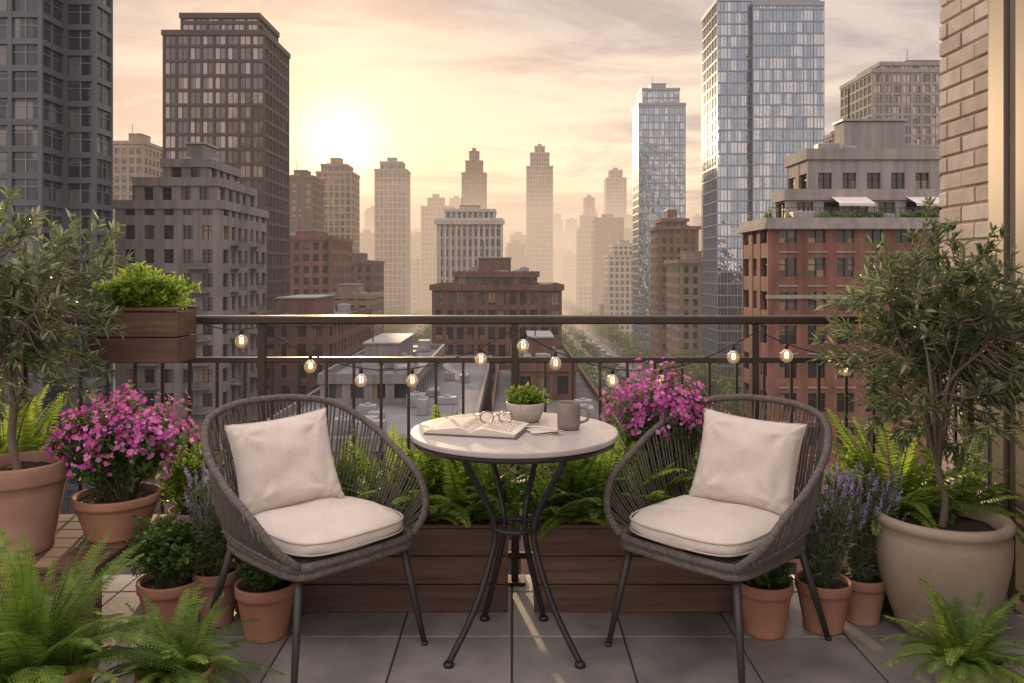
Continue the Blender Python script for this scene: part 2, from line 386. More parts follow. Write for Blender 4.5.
for lane,(xs,y0,y1) in enumerate([((27.6,31,34.2,39.8,43,46.4),150,900),((-60,-56,-51,-48),360,800)]):
    for x in xs:
        y=y0+rr.uniform(0,15)
        while y<y1:
            o=bpy.data.objects.new('car',rr.choice(mesh_list)); scene.collection.objects.link(o)
            o.location=(x+rr.uniform(-.2,.2),y,GZ+.02); o.rotation_euler=(0,0,0 if x>37 or -54<x<0 else math.pi)
            y+=rr.uniform(7,24)
def crown(rr,n,r,h):
    out=[]
    lobes=[(Vector((rr.uniform(-.5,.5)*r,rr.uniform(-.5,.5)*r,rr.uniform(-.3,.45)*h)),rr.uniform(.4,.7)*r) for _ in range(8)]
    for i in range(n):
        c,lr=rr.choice(lobes); d=Vector((rr.gauss(0,1),rr.gauss(0,1),rr.gauss(0,1))).normalized()
        out.append((c+d*lr*rr.uniform(.7,1.05),d))
    return out
tmb=MB()
spots=[]
for y in range(105,1300,9):
    if 198<y<218: continue
    for x in (22.8,51.2,-43.5,-64.3):
        if x<0 and y<322: continue
        spots.append((x+rr.uniform(-.8,.8),y+rr.uniform(-3,3),rr.uniform(9,15)))
    if y%18<9: spots.append((37,y+rr.uniform(-3,3),rr.uniform(5,8)))
for _ in range(90): spots.append((rr.uniform(-44,19),rr.uniform(218,325),rr.uniform(9,14)))
for _ in range(26): spots.append((rr.uniform(52,58),rr.uniform(217,258),rr.uniform(12,17)))
for _ in range(90): spots.append((rr.uniform(-42,18),rr.uniform(358,555),rr.uniform(11,17)))
for _ in range(60): spots.append((rr.uniform(-40,18),rr.uniform(152,168),rr.uniform(8,14)))
for _ in range(50): spots.append((rr.uniform(13.5,22),rr.uniform(110,198),rr.uniform(10,16)))
for _ in range(24): spots.append((rr.uniform(52,58),rr.uniform(110,198),rr.uniform(10,16)))
for _ in range(80): spots.append((rr.uniform(-102,-65),rr.uniform(425,498),rr.uniform(12,19)))
for (x,y,h) in spots:
    r=h*.42; far=y>520
    tube(tmb,[(x,y,0),(x+.1,y,h*.35),(x,y+.1,h*.6)],[.25,.2,.1],5,0)
    for k in range(3):
        a=rr.uniform(0,6.28); tube(tmb,[(x,y,h*.35),(x+math.cos(a)*r*.6,y+math.sin(a)*r*.6,h*.7)],[.12,.05],4,0)
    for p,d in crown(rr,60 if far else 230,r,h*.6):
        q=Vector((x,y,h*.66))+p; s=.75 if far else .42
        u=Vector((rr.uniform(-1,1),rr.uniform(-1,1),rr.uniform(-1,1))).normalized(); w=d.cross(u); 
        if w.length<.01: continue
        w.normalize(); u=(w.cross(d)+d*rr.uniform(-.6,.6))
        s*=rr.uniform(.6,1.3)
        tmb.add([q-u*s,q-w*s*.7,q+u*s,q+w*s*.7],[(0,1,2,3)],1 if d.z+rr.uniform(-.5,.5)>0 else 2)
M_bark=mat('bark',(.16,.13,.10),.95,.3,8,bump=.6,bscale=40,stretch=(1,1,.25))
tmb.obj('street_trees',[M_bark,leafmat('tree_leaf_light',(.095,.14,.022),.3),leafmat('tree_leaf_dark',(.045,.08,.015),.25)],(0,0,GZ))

# ------------------------------------------------------------------ haze
def volmat(name,dens,L,absorb=True):  # haze brightness is emission set in the volume, standing in for scattered light
    m=bpy.data.materials.new(name); m.use_nodes=True; nt=m.node_tree; nt.nodes.clear(); N=nt.nodes
    out=N.new('ShaderNodeOutputMaterial'); em=N.new('ShaderNodeEmission'); em.inputs['Color'].default_value=(*L,1); em.inputs['Strength'].default_value=dens
    if absorb:
        ab=N.new('ShaderNodeVolumeAbsorption'); ab.inputs['Color'].default_value=(0,0,0,1); ab.inputs['Density'].default_value=dens
        ad=N.new('ShaderNodeAddShader'); nt.links.new(ab.outputs[0],ad.inputs[0]); nt.links.new(em.outputs[0],ad.inputs[1]); nt.links.new(ad.outputs[0],out.inputs['Volume'])
    else: nt.links.new(em.outputs[0],out.inputs['Volume'])
    return m
mb=MB(); mb.box(-4000,4000,60,7000,-1,125)
mb.obj('haze',[volmat('haze_air',.00044,(.68,.53,.44))],(0,0,GZ))
mb=MB(); mb.box(-3900,3900,410,6900,-.9,95)
mb.obj('distant_haze',[volmat('haze_distant',.0023,(.84,.61,.44))],(0,0,GZ))
mb=MB(); vs=[];fs=[];nu,nv=48,24
for i in range(nv+1):
    t=math.pi*i/nv
    for j in range(nu):
        a=2*math.pi*j/nu; vs.append((380*math.sin(t)*math.cos(a),540*math.sin(t)*math.sin(a),200*math.cos(t)))
for i in range(nv):
    for j in range(nu): fs.append((i*nu+j,(i+1)*nu+j,(i+1)*nu+(j+1)%nu,i*nu+(j+1)%nu))
mb.add(vs,fs); mb.obj('sun_glow_volume',[volmat('haze_glow_emissive',.00045,(1.0,.60,.27),False)],(-210,800,30),smooth=True)  # added self-glowing ellipsoid, imitates the sun's glow in the haze

# ------------------------------------------------------------------ world, sun, camera
w=bpy.data.worlds.new('World'); scene.world=w; w.use_nodes=True; nt=w.node_tree; N=nt.nodes; L=nt.links
bg=N['Background']; bg.inputs['Strength'].default_value=.1
sky=N.new('ShaderNodeTexSky'); sky.sky_type='NISHITA'; sky.sun_disc=False; sky.sun_elevation=SUN_EL; sky.sun_rotation=-SUN_AZ; sky.dust_density=2; sky.air_density=1.0
tc=N.new('ShaderNodeTexCoord'); sp=N.new('ShaderNodeSeparateXYZ'); L.new(tc.outputs['Generated'],sp.inputs[0])
def math_(op,a,b=None):
    n=N.new('ShaderNodeMath'); n.operation=op
    for i,q in enumerate((a,b)):
        if q is None: continue
        if isinstance(q,(int,float)): n.inputs[i].default_value=q
        else: L.new(q,n.inputs[i])
    return n.outputs[0]
def smooth(v,a,b):
    n=N.new('ShaderNodeMapRange'); n.interpolation_type='SMOOTHSTEP'; L.new(v,n.inputs[0]); n.inputs[1].default_value=a; n.inputs[2].default_value=b; return n.outputs[0]
def mixc(f,a,b,t='MIX'):
    n=N.new('ShaderNodeMixRGB'); n.blend_type=t
    for i,q in enumerate((f,a,b)):
        if isinstance(q,tuple): n.inputs[i].default_value=(*q,1)
        elif isinstance(q,(int,float)): n.inputs[i].default_value=q
        else: L.new(q,n.inputs[i])
    return n.outputs[0]
zz=math_('MAXIMUM',sp.outputs['Z'],0.0); den=math_('ADD',zz,.13)
cx=math_('DIVIDE',sp.outputs['X'],den); cy=math_('DIVIDE',sp.outputs['Y'],den)
def cloudlayer(sx,sy,sc,off,a,b,rough=.6):
    cb=N.new('ShaderNodeCombineXYZ'); L.new(math_('MULTIPLY',cx,sx),cb.inputs[0]); L.new(math_('ADD',math_('MULTIPLY',cy,sy),off),cb.inputs[1]); cb.inputs[2].default_value=off
    nz=N.new('ShaderNodeTexNoise'); nz.inputs['Scale'].default_value=sc; nz.inputs['Detail'].default_value=10; nz.inputs['Roughness'].default_value=rough; nz.inputs['Distortion'].default_value=.8
    L.new(cb.outputs[0],nz.inputs['Vector'])
    return smooth(nz.outputs['Fac'],a,b)
c1=cloudlayer(.8,1.5,1.0,3.3,.40,.60); c2=cloudlayer(1.1,2.4,1.7,8.1,.45,.64,.65)
dt=N.new('ShaderNodeVectorMath'); dt.operation='DOT_PRODUCT'; L.new(tc.outputs['Generated'],dt.inputs[0]); dt.inputs[1].default_value=SUN
dd=math_('MAXIMUM',dt.outputs['Value'],0.0)
g0=math_('POWER',dd,1100.0); g1=math_('POWER',dd,100.0); g2=math_('POWER',dd,16.0)
high=smooth(sp.outputs['Z'],.06,.33)
air=mixc(high,(8.2,6.4,5.2),(7.0,6.1,5.7))
base=mixc(.10,air,sky.outputs[0])
base=mixc(1,base,mixc(g2,(0,0,0),(1.5,.75,.1)),'ADD')
base=mixc(math_('MULTIPLY',c1,.78),base,mixc(g2,(4.3,3.65,3.75),(7.3,5.1,4.0)))
base=mixc(math_('MULTIPLY',c2,.5),base,mixc(g2,(8.6,7.1,6.4),(11,8.1,5.6)))
base=mixc(1,base,mixc(g1,(0,0,0),(5.2,3.2,1.2)),'ADD')
base=mixc(1,base,mixc(g0,(0,0,0),(14,11,6.5)),'ADD')
up=smooth(sp.outputs['Z'],.36,.75); bk=smooth(math_('MULTIPLY',sp.outputs['Y'],-1.0),-.25,.5)  # added fill: sky brightened overhead and behind the camera, out of view
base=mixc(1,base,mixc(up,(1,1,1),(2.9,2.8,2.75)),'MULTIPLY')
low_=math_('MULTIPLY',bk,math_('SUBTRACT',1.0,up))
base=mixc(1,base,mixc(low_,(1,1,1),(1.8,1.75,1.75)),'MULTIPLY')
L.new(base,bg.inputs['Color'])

sl=bpy.data.lights.new('sun','SUN'); sl.energy=5; sl.angle=math.radians(1.0); sl.color=(1,.70,.40)
so=bpy.data.objects.new('sun',sl); so.rotation_euler=SUN.to_track_quat('Z','Y').to_euler(); so.location=(0,0,30); scene.collection.objects.link(so)
cam=bpy.data.cameras.new('camera'); cam.lens=28.125; cam.sensor_width=36; cam.shift_y=-.0695; cam.clip_end=20000; cam.clip_start=.05
co=bpy.data.objects.new('camera',cam); co.location=(0,0,1.31); co.rotation_euler=(math.radians(90),0,0); scene.collection.objects.link(co); scene.camera=co

# ================================================================== BALCONY
tiles=[mat('paver_%d'%i,c,.48,.30,5,bump=.3,bscale=60,bdist=.004,spec=.5,detail=10) for i,c in enumerate([(.245,.235,.23),(.205,.198,.197),(.275,.264,.258),(.228,.22,.217)])]
M_grout=mat('grout',(.07,.07,.07),.95,.2,20)
mb=MB(); mb.box(-3.2,1.93,-.6,3.46,-.30,-.012,4)
T=.4
for i in range(-8,5):
    for j in range(-2,9):
        x0=i*T; y0=j*T+.06; x1=x0+T; y1=y0+T
        if x1>1.94: x1=1.93
        if y1>3.45: y1=3.45
        if x1-x0<.05 or y1-y0<.05: continue
        dz=R.uniform(-.0012,.0012)
        mb.cbox(x0+.003,x1-.003,y0+.003,y1-.003,-.011,dz,.003,R.randrange(4))
mb.obj('balcony_floor',tiles+[M_grout])
M_body=mat('host_wall',(.35,.32,.29),.9,.1,.5)
mb=MB(); mb.box(-12,9,-9,3.38,GZ+.0,-.305,0); mb.obj('host_building',[M_body])
bm_=[mat('wall_brick_%d'%i,c,.9,.16,14,bump=.5,bscale=70,bdist=.004) for i,c in enumerate([(.42,.355,.31),(.37,.31,.27),(.46,.40,.35)])]
M_mort=mat('mortar',(.30,.265,.24),.95,.1,30,bump=.4,bscale=120,bdist=.003)
mb=MB(); mb.box(1.958,2.30,3.27,3.64,-.01,3.4,3)
z=0; k=0
while z<3.3:
    y=3.27-(.1 if k%2 else 0)
    while y<3.64:
        a=max(y,3.272); b=min(y+.198,3.648)
        if b-a>.03: mb.cbox(1.95+R.uniform(-.003,.002),2.2,a,b,z,z+.066,.005,R.randrange(3))
        y+=.21
    x=1.96
    while x<2.28:
        mb.cbox(x,min(x+.2,2.3),3.56,3.652,z+.001,z+.065,.005,R.randrange(3)); x+=.21
    z+=.076; k+=1
mb.obj('brick_wall',bm_+[M_mort])
M_bronze=mat('bronze_frame',(.075,.06,.052),.4,.15,3,metal=.6)
M_bronze2=mat('frame_taupe',(.20,.165,.14),.45,.1,3,metal=.1)
mg,nt_,p,_=nmat('door_glass'); p.inputs['Base Color'].default_value=(.16,.14,.125,1); p.inputs['Roughness'].default_value=.04; p.inputs['Specular IOR Level'].default_value=.9; p.inputs['Metallic'].default_value=.5
e=empty('glass_door',(1.95,3.27,0))
mb=MB(); mb.cbox(-.005,.12,-.03,-.001,0,3.4,.003,0); mb.cbox(-.018,.12,-.125,-.031,0,3.4,.004,1); mb.cbox(.010,.12,-.145,-.126,0,3.4,.003,0); mb.cbox(-.006,.09,-.30,-.146,0,3.4,.004,1); mb.cbox(.012,.09,-.325,-.301,0,3.4,.003,0)
mb.cbox(.0,.1,-1.5,-1.42,0,3.4,.004,0); mb.cbox(.0,.1,-3.2,-.326,0,.09,.004,0); mb.obj('frame',[M_bronze,M_bronze2],parent=e)
mb=MB(); mb.box(.05,.07,-3.2,-.326,.09,3.4,0); mb.obj('glass',[mg],parent=e)
mb=MB(); mb.box(.3,.32,-3.2,.0,0,3.4,0); mb.obj('room_wall',[M_body],parent=e)

M_rail=mat('railing_metal',(.055,.043,.037),.42,.15,6,metal=.5,bump=.1,bscale=200,bdist=.001)
mb=MB()
mb.cbox(-3.1,1.95,3.335,3.395,1.085,1.120,.006)
mb.cbox(-3.1,1.95,3.352,3.378,.922,.945,.003); mb.cbox(-3.1,1.95,3.352,3.378,.10,.125,.003)
x=-3.08
while x<1.93:
    mb.box(x-.0055,x+.0055,3.3595,3.3705,.12,.93); x+=.115
for xp in (-3.08,-2.06,-1.05,.012,1.02,1.92):
    mb.cbox(xp-.015,xp+.015,3.347,3.383,0,1.087,.003); mb.cbox(xp-.045,xp+.045,3.32,3.41,0.001,.012,.003)
mb.obj('balcony_railing',[M_rail])

M_wood=[mat('planter_wood_%d'%i,c,.6,.38,5,bump=.4,bscale=30,bdist=.003,stretch=(.6,6,9)) for i,c in enumerate([(.11,.062,.04),(.09,.05,.035),(.125,.072,.047)])]
M_soil=mat('soil',(.035,.024,.017),.98,.5,60,bump=1,bscale=90,bdist=.01)
def soil_disc(mb,r,z,c=(0,0),m=0,n=28):
    vs=[(c[0],c[1],z+.008)]
    rings=7
    for i in range(1,rings+1):
        for k in range(n):
            a=6.2832*k/n; rr_=r*i/rings
            vs.append((c[0]+rr_*math.cos(a),c[1]+rr_*math.sin(a),z+R.uniform(-.005,.007)))
    fs=[(0,1+k,1+(k+1)%n) for k in range(n)]
    for i in range(rings-1):
        for k in range(n):
            a=1+i*n; fs.append((a+k,a+n+k,a+n+(k+1)%n,a+(k+1)%n))
    mb.add(vs,fs,m)
def planter(name,x0,x1,y0,y1,z0,z1,nb=3):
    mb=MB(); h=(z1-z0)/nb; cx=(x0+x1)/2; cy=(y0+y1)/2; a=x0-cx;b=x1-cx;c=y0-cy;d=y1-cy
    for k in range(nb):
        z=k*h; q=R.randrange(3)
        mb.cbox(a,b,c,c+.022,z+.001,z+h-.003,.003,q); mb.cbox(a,b,d-.022,d,z+.001,z+h-.003,.003,q)
        mb.cbox(a,a+.022,c+.023,d-.023,z+.001,z+h-.003,.003,q); mb.cbox(b-.022,b,c+.023,d-.023,z+.001,z+h-.003,.003,q)
    H=z1-z0
    mb.cbox(a-.008,b+.008,c-.008,c+.03,H,H+.014,.003,0); mb.cbox(a-.008,b+.008,d-.03,d+.008,H,H+.014,.003,0)
    n=int((b-a)/.04)+2
    vs=[];fs=[]
    for i in range(n):
        for j in range(6): vs.append((a+.02+(b-a-.04)*i/(n-1),c+.02+(d-c-.04)*j/5,H-.03+R.uniform(-.008,.01)))
    for i in range(n-1):
        for j in range(5): fs.append((i*6+j,(i+1)*6+j,(i+1)*6+j+1,i*6+j+1))
    mb.add(vs,fs,3)
    return mb.obj(name,M_wood+[M_soil],(cx,cy,z0))
planter('wooden_planter_box',-1.06,-.016,3.06,3.29,.0,.325)
planter('wooden_planter_box',.085,1.06,3.06,3.29,.0,.325)
planter('wooden_planter_box',1.30,1.88,3.10,3.31,.0,.36)
planter('railing_planter_box',-1.66,-1.31,3.13,3.32,.945,1.15,2)
mb=MB()
for k in range(6): mb.cbox(-2.6,-1.42,2.72+k*.1,2.816+k*.1,.275,.30,.003,k%3)
for x in (-2.5,-1.95,-1.48):
    mb.cbox(x,x+.05,2.74,2.79,0,.274,.003); mb.cbox(x,x+.05,3.22,3.27,0,.274,.003)
mb.cbox(-2.6,-1.42,2.73,2.75,.2,.274,.003); mb.obj('plant_bench',M_wood)

M_terra=mat('terracotta',(.27,.125,.08),.85,.2,6,bump=.35,bscale=60,bdist=.003,col2=(.42,.22,.15),detail=9)
M_terra2=mat('terracotta_aged',(.26,.13,.088),.88,.2,5,bump=.35,bscale=50,bdist=.003,col2=(.43,.28,.21),detail=9)
M_beige=mat('stoneware_beige',(.27,.22,.165),.8,.15,4,bump=.4,bscale=45,bdist=.004,col2=(.42,.35,.275),detail=9)
def pot(name,x,y,z,r,h,m,style='classic',taper=.68):
    e=empty(name,(x,y,z)); mb=MB()
    if style=='classic':
        rh=h*.22
        P=[(.0,.0),(r*taper,.0),(r*taper+.004,.006)]
        for i in range(1,8):
            t=i/8; P.append((r*(taper+(0.94-taper)*t),(h-rh)*t))
        P+=[(r*.94,h-rh),(r*.985,h-rh+.002),(r,h-rh+.008),(r*1.01,h-.008),(r*1.0,h-.001),(r*.95,h),(r*.90,h-.006),(r*.88,h*.8),(r*.84,h*.7)]
    else:
        P=[(0,0),(r*.58,0),(r*.61,.01)]
        for i in range(1,14):
            t=i/14; P.append((r*(.61+.39*math.sin(t*math.pi*.56)),h*.9*t))
        P+=[(r*.97,h*.9),(r*1.0,h*.915),(r*1.03,h*.94),(r*1.03,h*.975),(r*1.0,h*.995),(r*.93,h),(r*.88,h*.985),(r*.86,h*.9),(r*.86,h*.8)]
    lathe(mb,P,56); mb.obj('pot',[m],smooth=True,parent=e)
    mb=MB(); soil_disc(mb,r*.87,h*.88); mb.obj('soil',[M_soil],smooth=True,parent=e)
    return e
LG=[leafmat('fern_leaf_a',(.11,.19,.03)),leafmat('fern_leaf_b',(.075,.14,.025)),leafmat('fern_leaf_c',(.17,.24,.035)),leafmat('fern_stem',(.10,.12,.03),.1)]
LD=[leafmat('herb_leaf_a',(.07,.13,.03)),leafmat('herb_leaf_b',(.10,.17,.04)),leafmat('herb_leaf_c',(.05,.095,.025)),leafmat('herb_stem',(.08,.09,.04),.1)]
LO=[leafmat('olive_leaf_a',(.12,.15,.07),.28,.4,.5),leafmat('olive_leaf_b',(.08,.115,.05),.28,.4,.5),leafmat('olive_leaf_c',(.22,.245,.15),.28,.45,.5)]
LB=[leafmat('bright_leaf_a',(.17,.25,.03),.4),leafmat('bright_leaf_b',(.125,.20,.025),.4),leafmat('bright_leaf_c',(.21,.28,.04),.4),LD[3]]
LS=[leafmat('sage_leaf_a',(.14,.175,.12)),leafmat('sage_leaf_b',(.11,.15,.09)),leafmat('sage_leaf_c',(.17,.20,.14)),LD[3]]
PK=[leafmat('petal_magenta',(.56,.11,.38),.3,.6,.2,30,(.75,.2,.55)),leafmat('petal_pink',(.68,.28,.54),.3,.6,.2,30,(.85,.4,.7)),leafmat('petal_violet',(.44,.09,.38),.3,.6,.2,30,(.6,.15,.5))]
PV=[leafmat('lavender_a',(.24,.21,.38),.2,.7,.2,30),leafmat('lavender_b',(.31,.28,.44),.2,.7,.2,30)]

def fern(parent,base,L0,nf,detail=True,mats=LG,name='fronds',el=(20,80),wmax=.17,npin=24,az=None):
    mb=MB(); B=Vector(base)
    for f in range(nf):
        a=6.2832*f/nf*1.0+R.uniform(-.25,.25)
        if az: a=R.uniform(*az)
        e=math.radians(R.uniform(*el)); L=L0*R.uniform(.6,1.1)
        h=Vector((math.cos(a),math.sin(a),0)); d=h*math.cos(e)+Vector((0,0,math.sin(e)))
        side0=Vector((-math.sin(a),math.cos(a),0)); tw=R.uniform(-.6,.6)
        K=npin; pts=[B+h*R.uniform(0,.03)]; step=L/K; curl=R.uniform(.6,1.4)
        dirs=[]
        for k in range(K):
            d=(d+Vector((0,0,-1))*(.055*curl*24/K*(.4+k/K))+side0*tw*.012*24/K).normalized(); dirs.append(d.copy()); pts.append(pts[-1]+d*step)
        tube(mb,pts,[.0026*(1-.8*i/K) for i in range(K+1)],4,3,cap=False)
        mi=R.randrange(3)
        for k in range(2,K):
            s=k/K; t=dirs[k]; sd=t.cross(Vector((0,0,1))); 
            if sd.length<.05: sd=side0.copy()
            sd.normalize(); n=sd.cross(t)
            wl=L*wmax*min(1,(s+.05)/.28)*(1-s)**.75*1.3+.005
            for sg in (-1,1):
                pd=(sd*sg+t*.38-n*R.uniform(-.02,.28)).normalized()
                b=pts[k]; pw=step*1.1
                m=mi if R.random()<.7 else R.randrange(3)
                if not detail or wl<.014:
                    leaf(mb,b,pd,n,wl*R.uniform(.85,1.1),pw,m,.10,.12)
                else:
                    q=max(3,int(wl/.007)); 
                    ps=pd.cross(n).normalized()
                    for c in range(q):
                        cc=(c+.4)/q; o=b+pd*wl*cc-n*wl*.14*cc*cc
                        ll=pw*.62*(1-cc*.72)
                        for g in (-1,1):
                            ld=(ps*g+pd*.5).normalized()
                            e1=o+ld*ll; wd=wl/q*.8
                            mb.add([o-pd*wd*.5,o+pd*wd*.5,e1+pd*wd*.3-n*ll*.12,e1-pd*wd*.3-n*ll*.02],[(0,1,2,3)],m)
    return mb.obj(name,mats,parent=parent)
def bush(parent,c,rx,ry,rz,nst,nl,ll,lw,mats,origin=None,name='foliage',flowers=0,petm=None,fsize=.012,up=.3,shell=.55,fprob=1):
    mb=MB(); C=Vector(c); O=Vector(origin if origin else (c[0],c[1],c[2]-rz))
    nm=len(mats)
    for i in range(nst):
        d=rv()
        if d.z<-.35: d.z*=-.6
        rad=R.uniform(shell,1)*(1+.45*noise.noise(d*2.4+C))
        tip=C+Vector((d.x*rx,d.y*ry,d.z*rz))*rad
        o=O+Vector((R.uniform(-.3,.3)*rx*.7,R.uniform(-.3,.3)*ry*.7,0))
        mid=o.lerp(tip,.5)+Vector((0,0,rz*.15))+rv()*rx*.06
        P=catm([o,mid,tip],4)
        tube(mb,P,[.0022*(1-.6*j/(len(P)-1)) for j in range(len(P))],3,3,cap=False)
        seg=(tip-mid).normalized()
        for k in range(nl):
            t=R.uniform(.25,1)**.8; j=min(len(P)-2,int(t*(len(P)-1))); b=P[j].lerp(P[j+1],t*(len(P)-1)-j)
            ld=(rv()+seg*.6+Vector((0,0,up))).normalized()
            nn=(Vector((0,0,1))+rv()*.6).normalized()
            s=R.uniform(.6,1.2)
            leaf(mb,b,ld,nn,ll*s,lw*s,R.randrange(3),.18,.1)
        if flowers and d.z>-.25 and R.random()<fprob:
            m0=R.randrange(len(petm))
            for k in range(flowers):
                fc=tip+rv()*fsize*2.6*R.random()**.4+Vector((0,0,fsize*R.uniform(-1.5,3.5))); fd=(rv()*.7+d+Vector((0,-.25,.2))).normalized()
                u=fd.cross(rv()).normalized(); v=fd.cross(u); m=nm+(m0 if R.random()<.6 else R.randrange(len(petm))); s=fsize*R.uniform(.5,1.1)
                for q in range(5):
                    a=6.2832*q/5; pd=(u*math.cos(a)+v*math.sin(a)+fd*.35); ps=(v*math.cos(a)-u*math.sin(a))
                    mb.add([fc,fc+pd*s*.6+ps*s*.4,fc+pd*s,fc+pd*s*.6-ps*s*.4],[(0,1,2,3)],m)
    return mb.obj(name,mats+(petm or []),parent=parent)
def lavender(parent,base,h,spread,n,name='foliage'):
    mb=MB(); B=Vector(base)
    for i in range(n):
        a=R.uniform(0,6.28); t=R.random()**.6*spread; tip=B+Vector((math.cos(a)*t,math.sin(a)*t,h*R.uniform(.6,1.05)))
        o=B+Vector((math.cos(a)*t*.25,math.sin(a)*t*.25,0)); mid=o.lerp(tip,.5)+Vector((0,0,.03))
        P=catm([o,mid,tip],5); tube(mb,P,.0016,3,3,cap=False)
        for k in range(20):
            q=R.uniform(.05,.8); j=min(len(P)-2,int(q*(len(P)-1))); b=P[j].lerp(P[j+1],q*(len(P)-1)-j)
            leaf(mb,b,(rv()+Vector((0,0,.8))),rv(),R.uniform(.025,.045),.006,R.randrange(3),.1)
        if R.random()<.6:
            dr=(tip-mid).normalized()
            for k in range(20):
                b=tip+dr*(-.005+.045*k/20)+rv()*.003; leaf(mb,b,rv()+dr*.5,rv(),.008,.006,4+R.randrange(2),.2)
    return mb.obj(name,LS+PV,parent=parent)

def olive(parent,base,trunk,cc,rx,ry,rz,nlimb,ntwig,nleaf,clip=None,seed=0):
    rr=random.Random(seed); mb=MB(); lm=MB()
    C=Vector(cc); tp=catm([Vector(p) for p in trunk],8)
    n=len(tp); tube(mb,tp,[.016*(1-.45*i/(n-1))+.003*noise.noise(p*20) for i,p in enumerate(tp)],10,0)
    limbs=[]
    for i in range(nlimb):
        s=tp[int(n*rr.uniform(.62,.99))] if i>1 else tp[-1]
        a=6.2832*i/nlimb+rr.uniform(-.3,.3); el=rr.uniform(-.2,1.3)
        e=C+Vector((math.cos(a)*math.cos(el)*rx*.7,math.sin(a)*math.cos(el)*ry*.7,math.sin(el)*rz*.75))
        m1=s.lerp(e,.35)+Vector((0,0,.04))+Vector((rr.uniform(-1,1),rr.uniform(-1,1),0))*.03
        m2=s.lerp(e,.7)+Vector((rr.uniform(-1,1),rr.uniform(-1,1),rr.uniform(-1,1)))*.03
        P=catm([s,m1,m2,e],6); tube(mb,P,[.009*(1-.75*j/(len(P)-1)) for j in range(len(P))],6,0)
        limbs+=P[5:]
    for i in range(ntwig):
        while True:
            d=Vector((rr.gauss(0,1),rr.gauss(0,1),rr.gauss(0,1))).normalized()
            rad=rr.random()**.45*(1+.5*noise.noise(d*2.4+Vector((seed,3,1))))
            t=C+Vector((d.x*rx,d.y*ry,d.z*rz))*rad
            if noise.noise(t*5.5+Vector((seed*3,0,0)))<-.24: continue
            break
        near=sorted(limbs,key=lambda p:(p-t).length_squared)[rr.randrange(3)]
        dirv=((t-near).normalized()+Vector((0,0,.45))+d*.5).normalized()
        t2=t+dirv*.05
        if clip and t2.x>clip: t2.x=clip-rr.random()*.05
        mid=near.lerp(t,.55)+Vector((0,0,-.015))
        P=catm([near,mid,t,t2],5)
        tube(mb,P,[.003*(1-.75*j/(len(P)-1)) for j in range(len(P))],4,0,cap=False)
        for k in range(nleaf):
            q=1-rr.random()*.62; x=q*(len(P)-1); j=min(len(P)-2,int(x)); b=P[j].lerp(P[j+1],x-j); tg=(P[j+1]-P[j]).normalized()
            sd=tg.cross(Vector((rr.gauss(0,1),rr.gauss(0,1),rr.gauss(0,1)))).normalized()
            ld=(sd*rr.uniform(.5,1)+tg*rr.uniform(.4,1.1)).normalized()
            Lf=rr.uniform(.032,.058)
            p=b+ld*Lf
            if clip and p.x>clip: continue
            leaf(lm,b,ld,(Vector((0,0,1))+rv()*.7),Lf,rr.uniform(.010,.015),(0,1,1,0,2)[rr.randrange(5)],.15,.06)
    mb.obj('trunk_and_branches',[M_bark],smooth=True,parent=parent); lm.obj('leaves',LO,parent=parent)

# --- plants, left
e=pot('potted_olive_tree',-1.79,2.9,.30,.165,.32,M_terra2)
olive(e,None,[(0,0,.27),(-.03,.01,.40),(-.01,-.01,.52),(-.04,0,.66)],(-.02,0,.87),.32,.30,.33,9,330,18,seed=3)
e=pot('potted_flowering_shrub',-1.51,3.06,.30,.155,.16,M_terra)
bush(e,(.02,-.02,.33),.28,.22,.20,380,12,.034,.015,LD,(0,0,.12),flowers=9,petm=PK,fsize=.012,fprob=.60)
e=pot('potted_fern',-1.36,2.27,0,.17,.20,M_terra)
fern(e,(0,0,.17),.43,84,True,el=(8,82),wmax=.135,npin=40)
e=pot('potted_fern',-1.01,2.40,0,.11,.12,M_terra)
fern(e,(0,0,.10),.28,54,True,el=(10,75),wmax=.15,npin=28)
e=pot('potted_herb',-1.25,2.93,0,.115,.185,M_terra)
bush(e,(0,-.01,.29),.18,.15,.14,300,13,.022,.017,LD,(0,0,.15),shell=.4)
e=pot('potted_herb',-.885,2.88,0,.108,.19,M_terra)
bush(e,(0,0,.235),.12,.11,.07,150,12,.024,.017,LD,(0,0,.15),shell=.4)
e=pot('potted_lavender',-1.10,2.98,0,.085,.2,M_terra2)
lavender(e,(0,0,.18),.36,.13,130)
e=pot('potted_shrub',-1.27,3.2,0,.10,.36,M_terra2)
bush(e,(0,0,.46),.17,.12,.19,260,12,.028,.014,LB,(0,0,.3),shell=.3)
e=pot('potted_fern',-1.98,3.16,.30,.11,.18,M_terra2)
fern(e,(0,0,.17),.42,30,False,el=(35,85),mats=LB,npin=30,wmax=.15)
e=pot('potted_fern',-2.1,2.75,.30,.11,.16,M_terra2)
fern(e,(0,0,.15),.34,24,False,el=(25,85),mats=LG)
e=empty('railing_planter_foliage',(-1.49,3.225,1.13))
bush(e,(0,0,.08),.22,.13,.125,460,12,.028,.013,LB,(0,0,-.03),shell=.3)
for x,s in ((-.90,.30),(-.66,.33),(-.46,.40),(-.30,.44),(-.18,.40),(-.07,.34),(.15,.36),(.25,.42),(.38,.42),(.52,.36),(.74,.31),(.95,.28)):
    e=empty('planter_fern',(x,3.17,.30))
    fern(e,(0,0,0),s,30,False,mats=LG if R.random()<.35 else LB,el=(35,88),wmax=.16,npin=30)
for x in (-.72,-.32,.28,.62,.85):
    e=empty('planter_shrub',(x,3.2,.31))
    bush(e,(0,0,.15),.16,.08,.17,120,10,.034,.016,LB,(0,0,0),shell=.3)
e=empty('flowering_shrub',(.60,3.22,.31))
